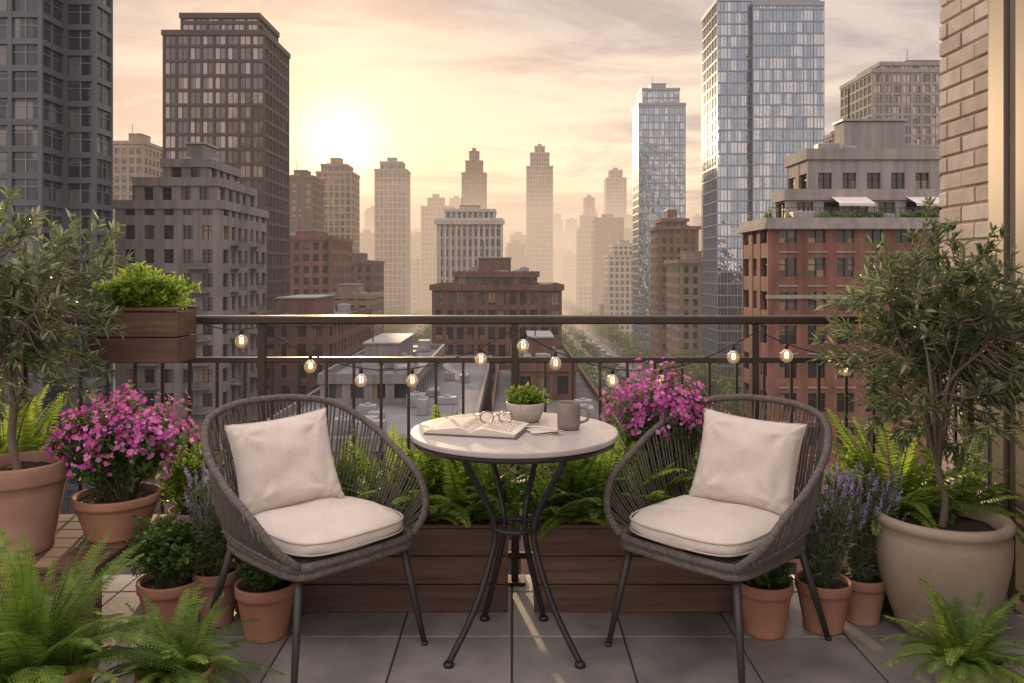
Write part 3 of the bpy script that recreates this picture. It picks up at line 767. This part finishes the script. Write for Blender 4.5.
bush(e,(0,0,.39),.24,.10,.21,320,10,.034,.014,LD,(0,0,0),flowers=9,petm=PK,fsize=.012,fprob=.60)
# --- right
e=pot('potted_olive_tree',1.555,2.9,0,.225,.43,M_beige,'urn')
olive(e,None,[(0,0,.36),(.015,.0,.47),(-.005,.01,.58),(.0,0,.72)],(-.0,0,1.06),.36,.31,.38,11,480,18,clip=.365,seed=8)
e=empty('planter_fern',(1.50,3.16,.34)); fern(e,(0,0,0),.46,44,False,mats=LB,el=(20,85),wmax=.15,npin=34)
e=empty('planter_fern',(1.75,3.18,.34)); fern(e,(0,0,0),.40,28,False,mats=LG,el=(20,85),wmax=.15,npin=30)
e=empty('planter_shrub',(1.36,3.2,.34)); bush(e,(0,0,.12),.13,.1,.14,130,10,.03,.014,LB,(0,0,0),shell=.3)
e=pot('potted_lavender',1.14,2.93,0,.098,.18,M_terra); lavender(e,(0,0,.16),.38,.15,170)
e=pot('potted_lavender',1.31,3.0,0,.09,.17,M_terra2); lavender(e,(0,0,.15),.38,.14,140)
e=pot('potted_herb',.915,2.9,0,.10,.19,M_terra); bush(e,(0,0,.23),.12,.1,.06,130,12,.024,.017,LD,(0,0,.15),shell=.4)
e=pot('potted_fern',1.37,2.42,0,.10,.15,M_beige); fern(e,(0,0,.13),.27,60,True,el=(12,80),wmax=.15,npin=28)

# ================================================================== TABLE
M_steel=mat('black_steel',(.032,.032,.035),.38,.15,8,metal=.4)
M_top=mat('table_stone',(.38,.36,.345),.32,.08,30,bump=.08,bscale=150,bdist=.001,col2=(.45,.43,.415))
TX,TY=.008,2.79
e=empty('bistro_table',(TX,TY,0))
mb=MB(); lathe(mb,[(0,.735),(.354,.735),(.3585,.7375),(.36,.741),(.36,.751),(.3575,.7545),(.35,.755),(0,.755)],96); mb.obj('table_top',[M_top],parent=e,smooth=False)
mb=MB(); lathe(mb,[(.32,.718),(.350,.718),(.350,.7345),(.32,.7345)],80)
for a,fr in ((-146,.262),(-34,.262),(62,.235),(118,.235)):
    t=math.radians(a); c,s=math.cos(t),math.sin(t)
    P=catm([(c*.225,s*.225,.73),(c*.185,s*.185,.64),(c*.115,s*.115,.52),(c*.079,s*.079,.42),(c*.098,s*.098,.32),(c*.165,s*.165,.16),(c*fr,s*fr,.012)],7)
    tube(mb,P,.0112,10); lathe(mb,[(0,.0),(.018,.0),(.018,.012),(.012,.018),(0,.018)],14,(c*fr,s*fr,0))
tube(mb,[(.079*math.cos(k*.13),.079*math.sin(k*.13),.42) for k in range(48)],.009,8,closed=True)
mb.obj('table_legs',[M_steel],parent=e,smooth=True)
TZ=.7555
M_page=mat('paper',(.60,.55,.48),.85,.06,20); M_cover=mat('book_cover',(.10,.085,.075),.6,.2,20)
m,nt,p,_=nmat('printed_page'); N=nt.nodes; L=nt.links
tc=N.new('ShaderNodeTexCoord'); sp=N.new('ShaderNodeSeparateXYZ'); L.new(tc.outputs['Object'],sp.inputs[0])
def mm(op,a,b=None):
    n=N.new('ShaderNodeMath'); n.operation=op
    for i,q in enumerate((a,b)):
        if q is None: continue
        if isinstance(q,(int,float)): n.inputs[i].default_value=q
        else: L.new(q,n.inputs[i])
    return n.outputs[0]
ln=mm('GREATER_THAN',mm('FRACT',mm('MULTIPLY',sp.outputs['Y'],60.)),.5)
nz=N.new('ShaderNodeTexNoise'); nz.inputs['Scale'].default_value=150; L.new(tc.outputs['Object'],nz.inputs['Vector'])
wd=mm('GREATER_THAN',nz.outputs['Fac'],.40)
ax=mm('ABSOLUTE',sp.outputs['X']); inx=mm('MULTIPLY',mm('GREATER_THAN',ax,.02),mm('LESS_THAN',ax,.135)); iny=mm('LESS_THAN',mm('ABSOLUTE',sp.outputs['Y']),.085)
fac=mm('MULTIPLY',mm('MULTIPLY',mm('MULTIPLY',ln,wd),mm('MULTIPLY',inx,iny)),.8)
mx=N.new('ShaderNodeMixRGB'); L.new(fac,mx.inputs[0]); mx.inputs[1].default_value=(.60,.55,.48,1); mx.inputs[2].default_value=(.08,.07,.065,1); L.new(mx.outputs[0],p.inputs['Base Color']); p.inputs['Roughness'].default_value=.85
M_print=m
e=empty('open_book',(-.115,2.77,TZ),math.radians(-14))
mb=MB(); n=20; hw=.155; hh=.105
for sg in (-1,1):
    top=[];
    for i in range(n+1):
        t=i/n; x=sg*hw*t; z=.004+.026*math.sin(min(1,t*3+.05)*math.pi/2)*(1-.75*t) ; top.append((x,z+.003))
    vs=[(x,-hh,z) for x,z in top]+[(x,hh,z) for x,z in top]
    mb.add(vs,[(i,i+1,n+2+i,n+1+i) for i in range(n)],1)
    vs=[(x,-hh,z) for x,z in top]+[(x*.99,-hh,.004) for x,z in top]; mb.add(vs,[(i,i+1,n+2+i,n+1+i) for i in range(n)],0)
    vs=[(x,hh,z) for x,z in top]+[(x*.99,hh,.004) for x,z in top]; mb.add(vs,[(i,i+1,n+2+i,n+1+i) for i in range(n)],0)
    x,z=top[-1]; mb.add([(x,-hh,z),(x,hh,z),(x*.99,hh,.004),(x*.99,-hh,.004)],[(0,1,2,3)],0)
mb.cbox(-hw-.008,hw+.008,-hh-.007,hh+.007,.0003,.0038,.001,2)
mb.obj('book',[M_page,M_print,M_cover],parent=e,smooth=False)
M_tort=mat('tortoise_frame',(.22,.10,.04),.3,.5,80,spec=.7)
e=empty('eyeglasses',(-.055,2.80,.775),math.radians(12)); mb=MB()
for sx in (-1,1):
    tube(mb,[(sx*.033+.024*math.cos(k*.2618),.0,.022+.020*math.sin(k*.2618)) for k in range(24)],.0024,6,closed=True)
    tube(mb,catm([(sx*.056,0,.028),(sx*.060,.02,.028),(sx*.058,.09,.018),(sx*.05,.125,.004)],5),.0018,6)
tube(mb,catm([(-.010,0,.026),(0,0,.031),(.010,0,.026)],5),.002,6); mb.obj('frame',[M_tort],parent=e,smooth=True)
m,nt,p,out=nmat('lens'); tr=nt.nodes.new('ShaderNodeBsdfTransparent'); gl=nt.nodes.new('ShaderNodeBsdfGlossy'); gl.inputs['Roughness'].default_value=.05
ms=nt.nodes.new('ShaderNodeMixShader'); ms.inputs[0].default_value=.14; nt.links.new(tr.outputs[0],ms.inputs[1]); nt.links.new(gl.outputs[0],ms.inputs[2]); nt.links.new(ms.outputs[0],out.inputs['Surface']); M_lens=m
mb=MB()
for sx in (-1,1): mb.add([(sx*.033+.023*math.cos(k*.2618),.0,.022+.019*math.sin(k*.2618)) for k in range(24)],[tuple(range(24))])
mb.obj('lenses',[M_lens],parent=e)
M_mug=mat('stoneware_mug',(.22,.18,.16),.45,.15,25,bump=.1,bscale=100,bdist=.001); M_coffee=mat('coffee',(.03,.015,.008),.15,.1,5)
e=empty('coffee_mug',(.198,2.80,TZ)); mb=MB()
lathe(mb,[(0,.0),(.034,.0),(.039,.004),(.0405,.02),(.0405,.09),(.0395,.0935),(.0375,.092),(.0365,.085),(.036,.02)],40)
tube(mb,catm([(.038,-.005,.074),(.058,-.01,.076),(.068,-.012,.058),(.064,-.012,.034),(.038,-.005,.022)],7),.0052,8); mb.obj('mug',[M_mug],parent=e,smooth=True)
mb=MB(); mb.add([(.0362*math.cos(k*.2618),.0362*math.sin(k*.2618),.078) for k in range(24)],[tuple(range(24))]); mb.obj('coffee',[M_coffee],parent=e)
M_bowl=mat('bowl_speckled',(.42,.39,.36),.6,.12,90,bump=.1,bscale=100,bdist=.001)
e=empty('potted_table_plant',(.05,2.95,TZ)); mb=MB()
lathe(mb,[(0,0),(.045,0),(.052,.005),(.066,.035),(.072,.066),(.071,.070),(.067,.070),(.064,.06)],44); mb.obj('bowl',[M_bowl],parent=e,smooth=True)
mb=MB(); soil_disc(mb,.064,.06); mb.obj('soil',[M_soil],parent=e)
bush(e,(0,0,.085),.078,.07,.05,280,8,.016,.010,LB,(0,0,.05),shell=.4)
M_linen=mat('napkin_linen',(.58,.54,.50),.9,.06,40,bump=.3,bscale=300,bdist=.001)
e=empty('folded_napkin',(.105,2.73,TZ+.0005),math.radians(20)); mb=MB(); vs=[];K=12
for i in range(K+1):
    for j in range(K+1):
        x=-.045+.09*i/K;y=-.04+.08*j/K; vs.append((x,y,.006+.005*noise.noise(Vector((x*40,y*40,1)))+.004*(1-abs(i/K*2-1))))
mb.add(vs,[(i*(K+1)+j,(i+1)*(K+1)+j,(i+1)*(K+1)+j+1,i*(K+1)+j+1) for i in range(K) for j in range(K)]); 
vs2=[(-.043,-.038,.0),(.043,-.038,.0),(.043,.038,.0),(-.043,.038,.0),(-.043,-.038,.004),(.043,-.038,.004),(.043,.038,.004),(-.043,.038,.004)]
mb.add(vs2,[(0,1,5,4),(1,2,6,5),(2,3,7,6),(3,0,4,7)]); mb.obj('cloth',[M_linen],parent=e,smooth=True)
M_silver=mat('steel_spoon',(.6,.58,.55),.2,.05,10,metal=1)
e=empty('teaspoon',(.11,2.72,.770),math.radians(-25)); mb=MB()
tube(mb,catm([(-.07,0,.002),(-.02,0,.006),(.03,0,.003),(.045,0,0)],5),[.003]*15+[.004],6)
lathe(mb,[(0,-.004),(.008,-.003),(.012,.001),(.0105,.0015),(.006,-.001),(0,-.002)],16,(.056,0,0)); mb.obj('spoon',[M_silver],parent=e,smooth=True)

# ================================================================== CHAIRS
M_rope=mat('rope_taupe',(.115,.102,.094),.85,.3,60,bump=.8,bscale=400,bdist=.002)
M_frame=mat('chair_frame',(.05,.048,.048),.5,.15,10,metal=.3)
def fabric(name,col):
    m,nt,p,out=nmat(name); N=nt.nodes; L=nt.links
    tc=N.new('ShaderNodeTexCoord'); nz=N.new('ShaderNodeTexNoise'); nz.inputs['Scale'].default_value=9; L.new(tc.outputs['Object'],nz.inputs['Vector'])
    n3=N.new('ShaderNodeTexNoise'); n3.inputs['Scale'].default_value=300; L.new(tc.outputs['Object'],n3.inputs['Vector'])
    cr=N.new('ShaderNodeValToRGB'); e=cr.color_ramp.elements; e[0].position=.35;e[1].position=.65; e[0].color=(*[c*.82 for c in col],1); e[1].color=(*[c*1.08 for c in col],1)
    a=N.new('ShaderNodeMath'); a.operation='MULTIPLY_ADD'; L.new(n3.outputs['Fac'],a.inputs[0]); a.inputs[1].default_value=.7; 
    b=N.new('ShaderNodeMath'); b.operation='MULTIPLY'; L.new(nz.outputs['Fac'],b.inputs[0]); b.inputs[1].default_value=.3; L.new(b.outputs[0],a.inputs[2])
    L.new(a.outputs[0],cr.inputs['Fac']); L.new(cr.outputs[0],p.inputs['Base Color'])
    p.inputs['Roughness'].default_value=.92; p.inputs['Sheen Weight'].default_value=.25; p.inputs['Specular IOR Level'].default_value=.2
    w1=N.new('ShaderNodeTexWave'); w1.inputs['Scale'].default_value=110; w1.bands_direction='X'; L.new(tc.outputs['Object'],w1.inputs['Vector'])
    w2=N.new('ShaderNodeTexWave'); w2.inputs['Scale'].default_value=110; w2.bands_direction='Y'; L.new(tc.outputs['Object'],w2.inputs['Vector'])
    s=N.new('ShaderNodeMath'); s.operation='ADD'; L.new(w1.outputs['Fac'],s.inputs[0]); L.new(w2.outputs['Fac'],s.inputs[1])
    s2=N.new('ShaderNodeMath'); s2.operation='ADD'; L.new(s.outputs[0],s2.inputs[0]); L.new(n3.outputs['Fac'],s2.inputs[1])
    bp=N.new('ShaderNodeBump'); bp.inputs['Strength'].default_value=.5; bp.inputs['Distance'].default_value=.002; L.new(s2.outputs[0],bp.inputs['Height']); L.new(bp.outputs[0],p.inputs['Normal'])
    return m
M_fab=fabric('linen_cushion',(.73,.67,.61)); M_pipe=fabric('linen_piping',(.56,.51,.46))
half=[(-.225,-.275,.39),(-.295,-.26,.46),(-.335,-.18,.55),(-.348,-.03,.625),(-.33,.13,.71),(-.262,.265,.78),(-.14,.34,.808),(0,.36,.815)]
rimP=half+[(-x,y,z) for x,y,z in half[-2::-1]]
hl=[(-.222,-.262,.385),(-.243,-.13,.385),(-.246,.04,.385),(-.225,.17,.385),(-.15,.235,.385),(0,.252,.385)]
lowP=hl+[(-x,y,z) for x,y,z in hl[-2::-1]]
rim=resample(catm(rimP,10),260); low=resample(catm(lowP,10),260)
ch_meshes={}
mb=MB(); tube(mb,rim[::3]+[rim[-1]],.0125,10,0)
ring=lowP[:]+[(0.12,-.285,.385),(-.12,-.285,.385)]
tube(mb,catm(ring,6,True),.014,10,0,closed=True); tube(mb,[p-Vector((0,0,.028)) for p in catm(ring,6,True)],.012,8,0,closed=True)
for sx in (-1,1):
    for (a,b) in (((.20,-.24,.375),(.258,-.30,.0)),((.195,.19,.375),(.265,.29,.0))):
        A=Vector((a[0]*sx,a[1],a[2])); B=Vector((b[0]*sx,b[1],b[2])); tube(mb,[A,A.lerp(B,.5),B],[.0145,.0125,.0095],12,1)
        tube(mb,[B,B+Vector((0,0,.012))],.0115,12,1)
for y in (-.16,0,.13): tube(mb,[(-.235,y,.375),(.235,y,.375)],.009,8,1)
ch_meshes['frame']=mb
mb=MB(); nc=54
for i in range(nc):
    q=5+int(250*i/(nc-1))
    for off in (-1,1):
        l=low[min(259,max(0,q+off*1))]; a2=rim[min(259,max(0,q+off*1))]
        out=Vector((l.x,l.y,0)).normalized(); H=(a2-l).length
        P=catm([l,l.lerp(a2,.3)+out*.02*min(1,H*3),l.lerp(a2,.7)+out*.008,a2],4)
        tube(mb,P,.0034,6,0,cap=False)
    for dq in (-1,1):
        c=rim[min(258,max(1,q+dq))]; t=(rim[min(259,q+dq+1)]-rim[max(0,q+dq-1)]).normalized(); u=t.cross(Vector((0,0,1))).normalized(); w_=t.cross(u)
        tube(mb,[c+(u*math.cos(k*.7854)+w_*math.sin(k*.7854))*.0120 for k in range(8)],.0024,4,0,closed=True)
rg=resample(catm(ring,6,True)+[Vector(ring[0])],200)
for p in rg: tube(mb,[p+Vector((0,0,.010)),p*1.02+Vector((0,0,-.014)),p+Vector((0,0,-.034))],.0042,5,0,cap=False)
tube(mb,[low[i].lerp(rim[i],.10)+Vector((low[i].x,low[i].y,0)).normalized()*.012 for i in range(12,249,3)],.006,6,0)
for k in range(30):
    x=-.22+.44*k/29; tube(mb,[(x,-.26,.388),(x,0,.382),(x,.235,.388)],.006,5,0,cap=False)
ch_meshes['woven_shell']=mb
mb=MB(); nu,nv=72,20; vs=[]
def sgp(v,e): return math.copysign(abs(v)**e,v)
for i in range(nv+1):
    ph=-math.pi/2+math.pi*i/nv; cr_=max(0,math.cos(ph))**.32; sz=sgp(math.sin(ph),.75)
    for j in range(nu):
        a=2*math.pi*j/nu; x=.222*sgp(math.cos(a),.5)*cr_; y=.222*sgp(math.sin(a),.5)*cr_
        z=.434+.037*sz+(.014*(1-(x/.23)**2)*(1-(y/.23)**2) if sz>0 else 0)
        nn=noise.noise(Vector((x*9,y*9,z*9)))*.010+noise.noise(Vector((x*26,y*26,z*20)))*.004
        vs.append((x*(1+nn),y*(1+nn)-.08,z+nn))
mb.add(vs,[(i*nu+j,i*nu+(j+1)%nu,(i+1)*nu+(j+1)%nu,(i+1)*nu+j) for i in range(nv) for j in range(nu)],0)
for zz in (.417,.453):
    tube(mb,[(.2215*sgp(math.cos(2*math.pi*j/96),.5),.2215*sgp(math.sin(2*math.pi*j/96),.5)-.08,zz) for j in range(96)],.0032,6,1,closed=True)
ch_meshes['seat_cushion']=mb
mb=MB(); K=40; S=.186
def crease(u,v,side):
    w_=0
    for (cu,cv,sx_,ang) in ((-.75,.7,1,.8),(.75,.7,1,-.8),(-.7,-.75,1,-.7),(.7,-.75,1,.7)):
        du,dv=u-cu,v-cv; r=math.hypot(du,dv); a=math.atan2(dv,du)
        w_+=math.sin(a*5+side*2+cu*3)*math.exp(-r*r*4)*.009*min(1,r*4)
    return w_
for side in (-1,1):
    vs=[]
    for i in range(K+1):
        for j in range(K+1):
            u=-1+2*i/K; v=-1+2*j/K
            x=S*u*(1-.075*(1-v*v)); y=S*.92*v*(1-.075*(1-u*u))
            t=(max(0,(1-u**4)*(1-v**4)))**.55
            wr=noise.noise(Vector((u*1.6,v*1.6,side*3)))*.014+noise.noise(Vector((u*4+side,v*2.5,2)))*.007+crease(u,v,side)
            cornerw=abs(u*v)**3*.006*math.sin((u-v)*30)
            vs.append((x,y,side*(t*(.060+wr)+.0005)+cornerw))
    fs=[(i*(K+1)+j,(i+1)*(K+1)+j,(i+1)*(K+1)+j+1,i*(K+1)+j+1) for i in range(K) for j in range(K)]
    mb.add(vs,fs,0)
ed=[]
for k in range(K): ed.append((-1+2*k/K,-1))
for k in range(K): ed.append((1,-1+2*k/K))
for k in range(K): ed.append((1-2*k/K,1))
for k in range(K): ed.append((-1,1-2*k/K))
tube(mb,[(S*u*(1-.075*(1-v*v)),S*.92*v*(1-.075*(1-u*u)),abs(u*v)**3*.006*math.sin((u-v)*30)) for u,v in ed],.003,5,1,closed=True)
ch_meshes['back_pillow']=mb
data={}
for (cx_,cy_,rz,prz,roll,sx_) in ((-.70,2.82,math.radians(46),math.radians(-16),math.radians(5),-1),(.73,2.82,math.radians(-45),math.radians(15),math.radians(-4),1)):
    e=empty('woven_patio_chair',(cx_,cy_,0),rz)
    for nme,mt,sm in (('frame',[M_rope,M_frame],True),('woven_shell',[M_rope],True),('seat_cushion',[M_fab,M_pipe],True),('back_pillow',[M_fab,M_pipe],True)):
        if nme in data:
            o=bpy.data.objects.new(nme,data[nme]); scene.collection.objects.link(o); o.parent=e
        else:
            o=ch_meshes[nme].obj(nme,mt,smooth=sm,parent=e); data[nme]=o.data
        if nme=='back_pillow':
            M=Matrix.Translation((sx_*.022,.152,.612))@Matrix.Rotation(prz,4,'Z')@Matrix.Rotation(math.radians(67),4,'X')@Matrix.Rotation(roll,4,'Z')
            o.matrix_local=M

# ================================================================== STRING LIGHTS
M_wire=mat('wire_black',(.02,.018,.016),.6,.1,5)
m,nt,p,out=nmat('bulb_glass'); tr=nt.nodes.new('ShaderNodeBsdfTransparent'); tr.inputs['Color'].default_value=(1,.96,.90,1); gl=nt.nodes.new('ShaderNodeBsdfGlossy'); gl.inputs['Roughness'].default_value=.05
fr=nt.nodes.new('ShaderNodeLayerWeight'); fr.inputs[0].default_value=.3; ms=nt.nodes.new('ShaderNodeMixShader'); nt.links.new(fr.outputs['Fresnel'],ms.inputs[0]); nt.links.new(tr.outputs[0],ms.inputs[1]); nt.links.new(gl.outputs[0],ms.inputs[2])
em=nt.nodes.new('ShaderNodeEmission'); em.inputs['Color'].default_value=(1,.62,.30,1); em.inputs['Strength'].default_value=.2; ad=nt.nodes.new('ShaderNodeAddShader'); nt.links.new(ms.outputs[0],ad.inputs[0]); nt.links.new(em.outputs[0],ad.inputs[1]); nt.links.new(ad.outputs[0],out.inputs['Surface']); M_bulb=m; m.cycles.emission_sampling='NONE'
m,nt,p,out=nmat('filament'); em=nt.nodes.new('ShaderNodeEmission'); em.inputs['Color'].default_value=(1,.68,.34,1); em.inputs['Strength'].default_value=9; nt.links.new(em.outputs[0],out.inputs['Surface']); M_fil=m
m.cycles.emission_sampling='NONE'
e=empty('string_lights',(0,3.315,0)); mb=MB(); gb=MB(); fb=MB()
def sag(a,b,s,n=30):
    out=[]
    for i in range(n+1):
        t=i/n; x=a[0]+(b[0]-a[0])*t; z=a[1]+(b[1]-a[1])*t-s*4*t*(1-t); out.append(Vector((x,.008*math.sin(t*9),z)))
    return out
sw=[(sag((-1.32,1.10),(-1.05,1.075),.02),(.75,)),(sag((-1.05,1.075),(.012,1.07),.175),(.20,.42,.62,.87)),(sag((.012,1.07),(1.02,1.06),.17),(.05,.17,.40,.63,.93)),(sag((1.02,1.06),(1.92,1.10),.13),(.15,.4,.7))]
for P,ts in sw:
    tube(mb,P,.0024,5,0)
    for t in ts:
        p=P[int(t*30)]; tube(mb,[p,p+Vector((0,0,-.006)),p+Vector((0,0,-.022))],[.005,.0078,.0078],10,0)
        lathe(gb,[(.007,-.022),(.012,-.026),(.021,-.035),(.0262,-.048),(.0255,-.060),(.019,-.071),(.009,-.077),(0.0005,-.0785)],20,p)
        for k in range(3):
            a=k*2.09; q=p+Vector((.005*math.cos(a),.005*math.sin(a),0)); tube(fb,[q+Vector((0,0,-.034)),q+Vector((.003*math.cos(a),.003*math.sin(a),-.048)),q+Vector((0,0,-.060))],.0011,4)
mb.obj('wire_and_sockets',[M_wire],parent=e,smooth=True); gb.obj('bulbs',[M_bulb],parent=e,smooth=True); fb.obj('filaments',[M_fil],parent=e,smooth=True)
e=empty('rooftop_shrubs',(0,0,0))
mb=MB(); rr=random.Random(5)
for i in range(26):
    x=rr.uniform(27.6,60); y=rr.choice([86.2,86.8]); 
    for p,d in crown(rr,110,rr.uniform(.5,1.0),rr.uniform(.9,1.6)):
        q=Vector((x,y,6.9))+p; u=d.cross(Vector((rr.random(),rr.random(),1))).normalized(); w_=d.cross(u); s=.16
        mb.add([q-u*s,q-w_*s,q+u*s,q+w_*s],[(0,1,2,3)],rr.randrange(2))
mb.obj('foliage',[LD[0],LD[1]],parent=e)
print('done objects',len(bpy.data.objects))
